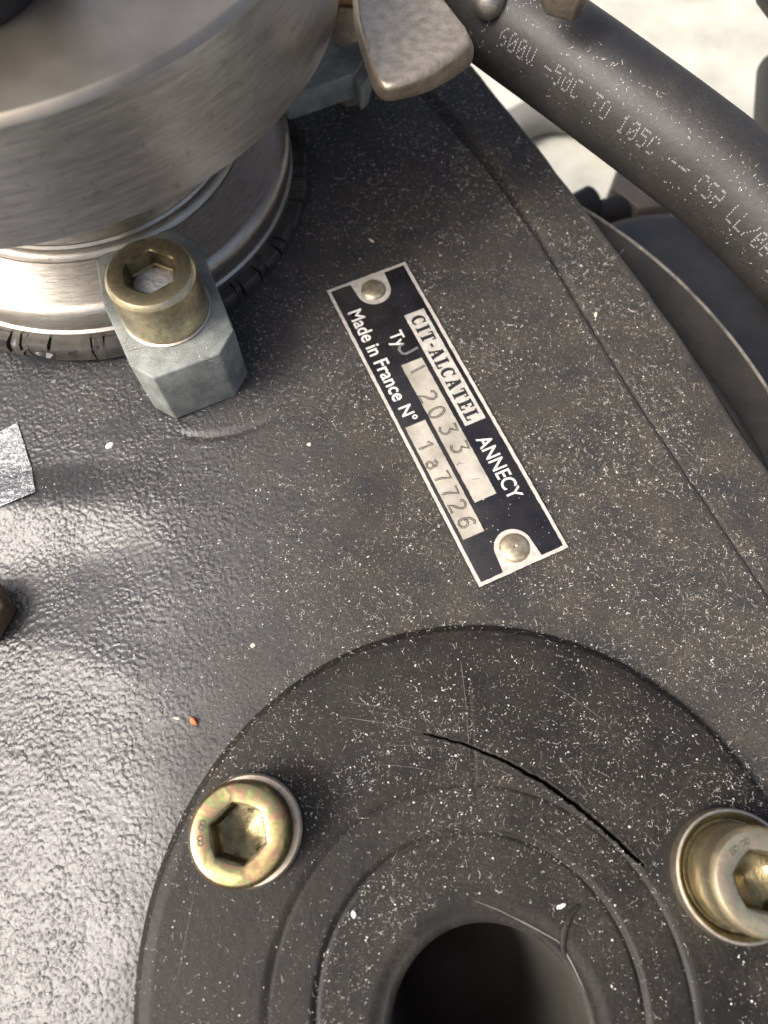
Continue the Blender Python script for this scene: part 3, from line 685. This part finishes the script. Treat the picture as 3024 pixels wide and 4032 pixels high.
# ------------------------------------------------------------------ foil label and plug at the left edge
lb = thing('foil_label', 'crumpled silver foil label stuck on the casing at the left edge', 'label')
c0 = Vector((-72.2, 56.1)); da = Vector((-.44, .898)); db = Vector((-.898, -.44)); n1, n2 = 36, 30; Vv = []; Ff = []
for i_ in range(n1 + 1):
    for j_ in range(n2 + 1):
        p = c0 + da * (20 * i_ / n1) + db * (17 * j_ / n2)
        Vv.append((p.x, p.y, float(zc(p.x, p.y)) + 0.35 + 0.28 * (float(vnoise(np.array(p.x), np.array(p.y), 1.7, 4)) - 0.5)))
for i_ in range(n1):
    for j_ in range(n2):
        a_ = i_ * (n2 + 1) + j_; Ff.append((a_, a_ + n2 + 1, a_ + n2 + 2, a_ + 1))
mesh_obj('label_sheet', Vv, Ff, M['foil'], lb)
pg = thing('hex_plug', 'brown oily hexagonal plug at the left edge of the casing', 'plug')
b = MB(); b.lathe([(7.2, -3.5), (7.2, 1.2), (6.6, 1.8), (2, 2.0), (0.1, 2.0)], 6, c=(-79.9, 30.8), a0=radians(8)); b.build('plug_head', M['rustyhex'], pg, bevel=0.4)

# ------------------------------------------------------------------ cable
AX = [(-4, 186, 32.5), (9, 172, 31), (25, 155.3, 30), (35.4, 145.1, 29.3), (45.4, 135.6, 28.3), (60.6, 122.0, 26), (71.5, 112.5, 23.5), (86, 97, 19), (98, 82, 15)]
CR = 10.6
def catmull(P_, m):
    P_ = [Vector(p) for p in P_]; P_ = [2 * P_[0] - P_[1]] + P_ + [2 * P_[-1] - P_[-2]]; out = []
    for k in range(1, len(P_) - 2):
        for q in range(m):
            t_ = q / m; a_, b_, c_, d_ = P_[k - 1:k + 3]
            out.append(0.5 * ((2 * b_) + (c_ - a_) * t_ + (2 * a_ - 5 * b_ + 4 * c_ - d_) * t_ ** 2 + (3 * b_ - a_ - 3 * c_ + d_) * t_ ** 3))
    out.append(P_[-2]); return out
cable_pts = catmull(AX, 12)
def frame_at(k):
    t_ = (cable_pts[min(k + 1, len(cable_pts) - 1)] - cable_pts[max(k - 1, 0)]).normalized()
    a_ = t_.cross(Vector((0, 0, 1))).normalized(); return t_, a_, a_.cross(t_)   # a: to the right of travel (down-left), b: up
def cab_r(phi): return CR * (1 + 0.018 * cos(3 * (phi - radians(62))))
cb = thing('power_cable', 'thick black rubber cable printed 600V -50C TO 105C, crossing the top right', 'cable')
b = MB(); rings = []
for k in range(len(cable_pts)):
    t_, a_, u_ = frame_at(k)
    rings.append([tuple(cable_pts[k] + (a_ * cos(p) + u_ * sin(p)) * cab_r(p)) for p in np.linspace(0, 2 * pi, 72, endpoint=False)])
b.loft(rings, True, True); b.build('jacket', M['cable'], cb, sharp=80)
cum = [0.0]
for k in range(1, len(cable_pts)): cum.append(cum[-1] + (cable_pts[k] - cable_pts[k - 1]).length)
def on_cable(s_, arc, lift=0.0):
    k = max(0, min(int(np.searchsorted(cum, s_)) - 1, len(cum) - 2)); f = (s_ - cum[k]) / (cum[k + 1] - cum[k])
    c_ = cable_pts[k].lerp(cable_pts[k + 1], f); t0, a0, u0 = frame_at(k); t1, a1, u1 = frame_at(k + 1)
    a_ = a0.lerp(a1, f); u_ = u0.lerp(u1, f); phi = radians(TEXT_PHI) + arc / CR
    return c_ + (a_ * cos(phi) + u_ * sin(phi)) * (cab_r(phi) + lift), (a_ * cos(phi) + u_ * sin(phi)).normalized(), t0.lerp(t1, f)
TEXT_PHI = 24.0; TEXT_S0 = 26.2 + 19.2; PITCH = 2.35
DOT = {'6': "00110 01000 10000 11110 10001 10001 01110", '0': "01110 10001 10011 10101 11001 10001 01110", 'V': "10001 10001 10001 10001 10001 01010 00100",
       '-': "00000 00000 00000 11111 00000 00000 00000", '5': "11111 10000 11110 00001 00001 10001 01110", 'C': "01110 10001 10000 10000 10000 10001 01110",
       'T': "11111 00100 00100 00100 00100 00100 00100", 'O': "01110 10001 10001 10001 10001 10001 01110", '1': "00100 01100 00100 00100 00100 00100 01110",
       'S': "01111 10000 10000 01110 00001 00001 11110", 'A': "01110 10001 10001 11111 10001 10001 10001", 'L': "10000 10000 10000 10000 10000 10000 11111",
       '/': "00001 00001 00010 00100 01000 10000 10000", ')': "01000 00100 00010 00010 00010 00100 01000", ' ': "00000 " * 7}
b = MB(); txt = ') 600V -50C TO 105C -- CSA LL/06'
rd = random.Random(5)
for ci, ch in enumerate(txt):
    rows_ = DOT[ch].split()
    for r_ in range(7):
        for c_ in range(5):
            if rows_[r_][c_] != '1' or rd.random() < 0.10: continue
            arc = (3 - r_) * 0.52 + rd.uniform(-.04, .04); s_ = TEXT_S0 + ci * PITCH + c_ * 0.36 - (3 - r_) * 0.0 + rd.uniform(-.04, .04)
            p, n_, t_ = on_cable(s_, arc, 0.03); w_ = n_.cross(t_)
            hw, hl = 0.12, 0.21 * rd.uniform(.7, 1.1)
            pl = [p + t_ * hw * cx2 + w_ * hl * cy2 for cx2, cy2 in ((-1, -.6), (-.4, -1), (.6, -1), (1, -.4), (1, .6), (.4, 1), (-.6, 1), (-1, .4))]
            b.add([tuple(q) for q in pl], [tuple(range(8))])
pr = b.build('printed_lettering', M['print'], cb, smooth=False)

# lint and rubbed specks on the jacket
b = MB(); rd = random.Random(9)
for _ in range(900):
    s_ = rd.uniform(14, cum[-1] - 3); arc = (rd.uniform(0, 1) ** 0.8) * 14 - 5.5
    if abs(arc) < 2.6 and rd.random() < 0.85: continue
    p, n_, t_ = on_cable(s_, arc, 0.02); w_ = n_.cross(t_)
    th = rd.uniform(0, 2 * pi); d_ = t_ * cos(th) + w_ * sin(th); e_ = n_.cross(d_); L_ = rd.choice([0.12, 0.15, 0.2, 0.5, 0.9]) * rd.uniform(.7, 1.2); ww = 0.035 if L_ > .3 else 0.07
    m_ = p + d_ * L_ / 2 + e_ * rd.uniform(-.12, .12) * L_ + n_ * 0.03; q_ = p + d_ * L_ + n_ * 0.01
    b.add([tuple(v) for v in (p + e_ * ww, p - e_ * ww, m_ + e_ * ww, m_ - e_ * ww, q_ + e_ * ww * .6, q_ - e_ * ww * .6)], [(0, 2, 3, 1), (2, 4, 5, 3)])
o = b.build('cable_lint', M['fibre'], cb, smooth=False); o['kind'] = 'stuff'

# second black cable behind and small hardware at the frame's top
b = MB(); b.tube([(132, 222, -34), (126, 200, -32), (122, 178, -30), (119, 150, -30), (117, 120, -34)], 7.0, 32)
tag(b.build('black_hose', M['cable']), 'black hose running down behind the printed cable at the right edge', 'hose')
b = MB(); b.tube([(104, 196, 18), (96, 184, 20), (93.5, 177, 21), (100, 160, 20), (120, 140, 18)], 4.5, 32)
tag(b.build('black_lead', M['cable']), 'thin dark lead cutting the top right corner of the photo', 'cable')
b = MB(); R_ = [[(21.0 + rr * 3.4 * cos(a) * 1.15, 149.0 + rr * 5.2 * sin(a), z) for a in np.linspace(0, 2 * pi, 24, endpoint=False)] for rr, z in ((.7, 35), (1, 36.5), (1, 39), (.75, 41), (.3, 41.8))]
b.loft(R_, True, True); tag(b.build('cast_lug', M['alu_low'], sharp=60), 'pale rounded cast lug between the bronze lever and the cable', 'lug')
b = MB(); b.loft([[(x + 0.3, y + 5.0, z) for x, y in pl] for pl, z in (([(28.6, 131.5), (37.8, 131.5), (36.2, 127.6), (34.4, 126.0), (29.8, 128.0)], 44.5), ([(28.2, 132), (38.2, 132), (36.6, 127.2), (34.6, 125.4), (29.4, 127.8)], 49), ([(28.8, 132), (37.4, 132), (36, 128), (34.4, 126.6), (30, 128.6)], 50.5))], True, True)
tag(b.build('bronze_tab', M['darkbronze'], bevel=0.5), 'small bronze grey tab resting over the printed cable at the top edge', 'tab')

# ------------------------------------------------------------------ motor end behind the casing
dr = thing('fan_guard', 'dusty black rounded guard plate behind the right edge of the casing', 'guard')
b = MB(); DC = (-25.5, 46.0)
prof = [(92, -40), (92, -12.4), (100, -12.0), (112, -13.2), (122.6, -12.0), (123.3, -11.6), (123.8, -12.2), (124.0, -14), (123.4, -26), (122, -40)]
b.loft([[(DC[0] + r_ * cos(a), DC[1] + r_ * sin(a), z_) for r_, z_ in prof] for a in np.linspace(radians(-12), radians(84), 160)], True, True); b.build('guard_plate', M['drum'], dr, sharp=50)
# ribs on the face of the guard
b = MB()
b.tube([(DC[0] + 112 * cos(a) + 1.2 * sin(9 * a), DC[1] + 112 * sin(a), -12.4) for a in np.linspace(radians(-5), radians(60), 50)], 1.3, 10)
b.build('raised_rib', M['drum'], dr)
b = MB(); b.tube([(DC[0] + 123.2 * cos(a), DC[1] + 123.2 * sin(a), -11.7) for a in np.linspace(radians(-10), radians(80), 120)], 0.42, 8)
b.build('pale_line', M['paleline'], dr)  # pale tube puts the bright highlight of the guard rim into colour
mt = thing('motor_housing', 'smooth dark bluish round motor housing under the cable at the right', 'motor')
b = MB(); b.lathe([(0.1, -36), (30, -36.2), (35, -37), (38.5, -39), (40.6, -42.5), (41.3, -47), (41.3, -130)], 160, c=(87, 127)); b.build('housing_drum', M['dome'], mt, sharp=80)
b = MB(); b.lathe([(0.1, -46), (50, -46.2), (56, -48), (58, -53), (58, -130)], 160, c=(118, 92)); b.build('housing_tail', M['dome'], mt, sharp=80)
hb = thing('hex_bolt', 'brown blurred hexagonal bolt head on the motor, seen under the cable', 'bolt')
b = MB(); b.lathe([(12.0, -60), (12.4, -59), (12.4, -47), (11.6, -45.4), (3, -45), (0.1, -45)], 6, c=(87, 185), a0=radians(10)); b.build('bolt_head', M['brownhex'], hb, bevel=0.6)
b = MB(); b.tube([(84, 180, -52), (76, 176.5, -49), (66, 173.5, -49)], 4.4, 24); b.build('threaded_shank', M['drum'], hb)
b = MB(); b.tube([(67, 175.5, -44), (61, 171.5, -44)], 5, 24); b.build('shank_collar', M['drum'], hb)

# ------------------------------------------------------------------ ground and the hoop lying on it
b = MB(); b.add([(-6000, -6000, -150), (6000, -6000, -150), (6000, 6000, -150), (-6000, 6000, -150)], [(0, 1, 2, 3)])
tag(b.build('ground', M['floor']), 'pale cream floor far below the pump', kind='structure')
b = MB(); b.tube([(92 + 43 * cos(a), 272 + 58 * sin(a), -141) for a in np.linspace(radians(-20), radians(128), 60)], 9.0, 24)
tag(b.build('grey_hoop', M['greyhoop']), 'curved grey tube lying on the pale floor, seen between casing and cable', 'tube')

# ------------------------------------------------------------------ dust: fibres and grains
def scatter(n, fn, x0, x1, y0, y1, keep):
    X_ = rng.uniform(x0, x1, n * 3); Y_ = rng.uniform(y0, y1, n * 3); m_ = keep(X_, Y_); X_, Y_ = X_[m_][:n], Y_[m_][:n]
    return X_, Y_, fn(X_, Y_)
def fibres(name, label, X_, Y_, zf, lmin, lmax, wid, mat, parent):
    n = len(X_); S = 5
    L_ = lmin + (lmax - lmin) * rng.random(n) ** 2.5; th = rng.uniform(0, 2 * pi, n); cv = rng.normal(0, 1.3, n) / 4
    px, py = [X_], [Y_]; h = th.copy()
    for k in range(S - 1):
        px.append(px[-1] + L_ / (S - 1) * np.cos(h)); py.append(py[-1] + L_ / (S - 1) * np.sin(h)); h = h + cv + rng.normal(0, .25, n)
    px = np.array(px).T; py = np.array(py).T
    lift = 0.05 + 0.35 * rng.random((n, 1)) ** 3 * np.sin(np.linspace(0, pi, S))[None]
    pz = zf(px, py) + lift
    w = wid * (0.6 + 0.8 * rng.random((n, 1)))
    dx = np.gradient(px, axis=1); dy = np.gradient(py, axis=1); ln = np.hypot(dx, dy) + 1e-9
    ox, oy = -dy / ln * w, dx / ln * w
    Vv = np.stack([np.stack([px + ox, py + oy, pz], -1), np.stack([px - ox, py - oy, pz], -1), np.stack([px, py, pz + w * 1.5], -1)], 2)  # n,S,3,3
    Vv = Vv.reshape(-1, 3); base_ = (np.arange(n) * S * 3)[:, None, None]
    k = np.arange(S - 1)[None, :, None] * 3
    Fs = []
    for a_, b_ in ((0, 2), (2, 1), (1, 0)):
        q = np.concatenate([base_ + k + a_, base_ + k + b_, base_ + k + 3 + b_, base_ + k + 3 + a_], -1).reshape(-1, 4); Fs.append(q)
    o = fast_mesh(name, Vv, np.concatenate(Fs), mat, parent, smooth=False)
    if label: o['label'] = label
    o['kind'] = 'stuff'; return o
def grains(name, X_, Y_, Z_, rmin, rmax, mat, parent, flat=0.5):
    n = len(X_); r = rmin + (rmax - rmin) * rng.random(n) ** 4
    D = np.array([(1, 0, 0), (0, 1, 0), (-1, 0, 0), (0, -1, 0), (0, 0, 1), (0, 0, -1)], float)
    J = 0.5 + rng.random((n, 6, 1)); th = rng.uniform(0, 2 * pi, n)
    P_ = D[None] * J * r[:, None, None]; P_[:, :, 2] *= flat
    x_ = P_[..., 0] * np.cos(th)[:, None] - P_[..., 1] * np.sin(th)[:, None]; y_ = P_[..., 0] * np.sin(th)[:, None] + P_[..., 1] * np.cos(th)[:, None]
    Vv = np.stack([x_ + X_[:, None], y_ + Y_[:, None], P_[..., 2] + Z_[:, None] + 0.02], -1).reshape(-1, 3)
    T = np.array([(0, 1, 4), (1, 2, 4), (2, 3, 4), (3, 0, 4), (1, 0, 5), (2, 1, 5), (3, 2, 5), (0, 3, 5)])
    F_ = (np.arange(n)[:, None, None] * 6 + T[None]).reshape(-1, 3)
    o = fast_mesh(name, Vv, F_, mat, parent, smooth=False); o['kind'] = 'stuff'; return o
def incover(x, y): return np.hypot(x - CC[0], y - CC[1]) < 57.2
def onplate(x, y):
    dx, dy = x - PO.x, y - PO.y; u = dx * cos(ang) + dy * sin(ang); v = -dx * sin(ang) + dy * cos(ang); return (u > -.2) & (u < PL + .2) & (v > -.2) & (v < PW + .2)
def clump(x, y):
    n = 0.6 * vnoise(x, y, 13, 21) + 0.4 * vnoise(x, y, 4.5, 22)
    dx, dy = x - PO.x, y - PO.y; u = dx * cos(ang) + dy * sin(ang); v = -dx * sin(ang) + dy * cos(ang)
    near = np.hypot(np.maximum(np.maximum(-u, u - PL), 0), np.maximum(np.maximum(-v, v - PW), 0))
    sd = np.abs(x - seam_x(y) - 1.5); rc = np.hypot(x - CC[0], y - CC[1]) - 57
    return np.clip(0.18 + 0.82 * sm(0.28, 0.68, n) + 0.7 * np.exp(-near / 1.0) + 0.5 * np.exp(-sd / 1.2) + 0.7 * np.exp(-rc / 1.2), 0, 1) * (1 - 0.7 * np.exp(-(((x + 8) / 14) ** 2 + ((y - 112) / 22) ** 2)))
def keep_case(x, y): return (~incover(x, y)) & (~onplate(x, y)) & (np.hypot(x - FC[0], y - FC[1]) > 49.6) & (x < edge_x(y) - 0.5) & (rng.random(x.shape) < (0.30 + 0.70 * sm(-80, 10, x)) * clump(x, y))
X_, Y_, Z_ = scatter(19000, zc, -86, 110, -48, 185, keep_case)
fibres('dust_fibres', 'fine pale fibres and lint lying on the casing', X_, Y_, zc, 0.2, 1.5, 0.030, M['fibre'], casing)
X_, Y_, Z_ = scatter(50000, zc, -86, 110, -48, 185, keep_case)
grains('dust_grains', X_, Y_, Z_ + 0.03, 0.045, 0.19, M['grain'], casing)
X_ = rng.uniform(-88, 112, 150000); Y_ = rng.uniform(-48, 190, 150000)
m_ = (~incover(X_, Y_)) & (~onplate(X_, Y_)) & (np.hypot(X_ - FC[0], Y_ - FC[1]) > 50.5) & (X_ < edge_x(Y_) - 0.3) & (rng.random(150000) < 0.25 + 0.75 * sm(-70, 0, X_))
grains('grit_film', X_[m_], Y_[m_], zc(X_[m_], Y_[m_]) + 0.02, 0.05, 0.13, M['grit'], casing, 0.7)
def keep_cov(x, y):
    r2 = np.hypot(x - C4[0], y - C4[1]); c = vnoise(x, y, 12, 3)
    dens = (0.25 + 0.65 * sm(-22, 0, y)) * (0.35 + 0.65 * sm(0.2, 0.6, c))
    dens = np.maximum(dens, 0.9 * (np.hypot(x - C2[0], y - C2[1]) < 26) * sm(14, 4, x))
    bolts = (np.hypot(x + 22.8, y + 7.6) > 9.2) & (np.hypot(x - 57.3, y + 14.4) > 10.4)
    crk = ~((np.abs(crack_d(x, y)) < 0.5) & (x > 5) & (x < 44))
    return incover(x, y) & (r2 > 20) & (rng.random(x.shape) < dens) & bolts & crk
X_, Y_, Z_ = scatter(3600, zcov, -42, 76, -48, 29, keep_cov)
fibres('dust_fibres', 'fine pale fibres and lint lying on the cover', X_, Y_, zcov, 0.2, 1.4, 0.028, M['fibre'], cover)
X_, Y_, Z_ = scatter(11000, zcov, -42, 76, -48, 29, keep_cov)
grains('dust_grains', X_, Y_, Z_, 0.045, 0.18, M['grain'], cover)
# a few long hairs
X_, Y_, Z_ = scatter(90, zc, -80, 90, 20, 170, keep_case)
fibres('long_hairs', 'long pale hairs lying on the casing', X_, Y_, zc, 2.2, 5.5, 0.026, M['grain'], casing)
X_, Y_, Z_ = scatter(40, zcov, -38, 60, -30, 25, keep_cov)
fibres('long_hairs', 'long pale hairs lying on the cover', X_, Y_, zcov, 1.8, 3.2, 0.024, M['grain'], cover)
# scratches on the cover
b = MB()
for (x0, y0, x1, y1, w_) in ((-7, 13.5, 3, 11.6, .05), (-2, 2.8, 9, 1.6, .035), (14.2, 21, 14.9, 12, .06), (14.9, 12, 15.1, 3, .04), (0, 6, 12, 5.2, .03), (-8, 10.9, 7.5, 8.1, .06), (30, 17, 41, 9, .035), (-31, -14, -33, -30, .04), (36, -3, 31, 4, .03)):
    pts = [(x0 + (x1 - x0) * t_, y0 + (y1 - y0) * t_ + 0.3 * sin(3 * t_)) for t_ in np.linspace(0, 1, 24)]
    b = MB(); b.tube([(x, y, float(zcov(x, y)) + 0.0) for x, y in pts], [w_ * sin(pi * (k + 1) / 25) + 0.01 for k in range(24)], 5)
    b.build('scratch', M['paleline'], cover)
# lint caught on the clamp block
from_poly = lambda x, y: (np.abs((x + 43.5) * 0.95 + (y - 84) * 0.31) < 9) & (y < 88 + 0.3 * x + 13) & (y > 76)
X_, Y_, Z_ = scatter(700, lambda x, y: np.full_like(x, 16.0), -56, -30, 74, 100, lambda x, y: (np.hypot(x + 43.4, y - 88) > 9.2) & (np.abs((x + 44) * 0.94 + (y - 86) * 0.33) < 9) & (y > 76))
grains('dust_grains', X_, Y_, Z_, 0.05, 0.16, M['grain'], c1)
# dust on the nameplate (plate coordinates)
U_ = rng.uniform(0.5, 76.5, 420); Vq = rng.uniform(0.5, 19.4, 420); m_ = (rng.random(420) < 0.25 + 0.75 * ((U_ < 14) | (U_ > 60)))
grains('dust_grains', U_[m_], Vq[m_], np.full(m_.sum(), 0.35), 0.04, 0.13, M['grain'], plate)

# single crumbs and flakes one can point to
def crumb(label, x, y, z, sx_, sy_, h_, mat, rz, cat='flake', name='paint_flake'):
    r_ = random.Random(int(abs(x * 100 + y * 7))); n = 9; b = MB()
    o1 = [(sx_ * r_.uniform(.65, 1.1) * cos(2 * pi * k / n), sy_ * r_.uniform(.65, 1.1) * sin(2 * pi * k / n)) for k in range(n)]
    b.loft([[(p[0] * .8, p[1] * .8, -0.1) for p in o1], [(p[0], p[1], h_ * .4) for p in o1], [(p[0] * .75, p[1] * .75, h_ * r_.uniform(.8, 1.1)) for p in o1], [(p[0] * .2, p[1] * .2, h_) for p in o1]], True, True)
    o = b.build(name, mat, smooth=False); o.location = (x * MM, y * MM, z * MM); o.rotation_euler = (0, 0, rz)
    return tag(o, label, cat)
crumb('white chip on the casing to the left of the clamp block front', -58.7, 67.1, float(zc(-58.7, 67.1)), 1.15, 0.7, 0.5, M['flake_white'], 0.5)
crumb('white crumb at the lower left corner of the grey green clamp block', -50.6, 79.2 * .975 + 1.6, 0.4, 0.55, 1.1, 0.6, M['flake_white'], -0.5)
crumb('orange brown crumb on the casing above the left cover bolt', -34.9, 10.4, float(zc(-34.9, 10.4)), 1.0, 0.65, 0.8, M['flake_orange'], -0.7, 'crumb', 'crumb')
crumb('small pale chip just left of the orange crumb', -38.0, 10.9, float(zc(-38, 10.9)), 0.75, 0.3, 0.3, M['flake_cream'], 0.0)
crumb('cream chip in the groove strip right of the upper end of the nameplate', 48.2, 99.3, float(zc(48.2, 99.3)) + .1, 0.4, 0.8, 0.3, M['flake_cream'], -0.2)
crumb('white bead on the cover between the left bolt and the dark opening', -5.0, -20.4, float(zcov(-5, -20.4)), 0.5, 0.65, 0.6, M['flake_white'], 0.2, 'crumb', 'crumb')
crumb('white oblong granule beside the upper right of the dark opening', 29.3, -19.2, float(zcov(29.3, -19.2)), 0.95, 0.45, 0.5, M['flake_white'], 0.35, 'crumb', 'crumb')
crumb('cream speck on the casing left of the nameplate middle', -15.8, 66.5, float(zc(-15.8, 66.5)), 0.5, 0.45, 0.3, M['flake_cream'], 0.0)
crumb('cream speck on the casing midway above the cover at the left', -24.9, 24.2, float(zc(-24.9, 24.2)), 0.55, 0.5, 0.3, M['flake_cream'], 0.4)
crumb('slender pale flake above the nameplate top edge', -3.0, 120.3, float(zc(-3, 120.3)), 0.25, 0.9, 0.3, M['flake_cream'], 0.9)
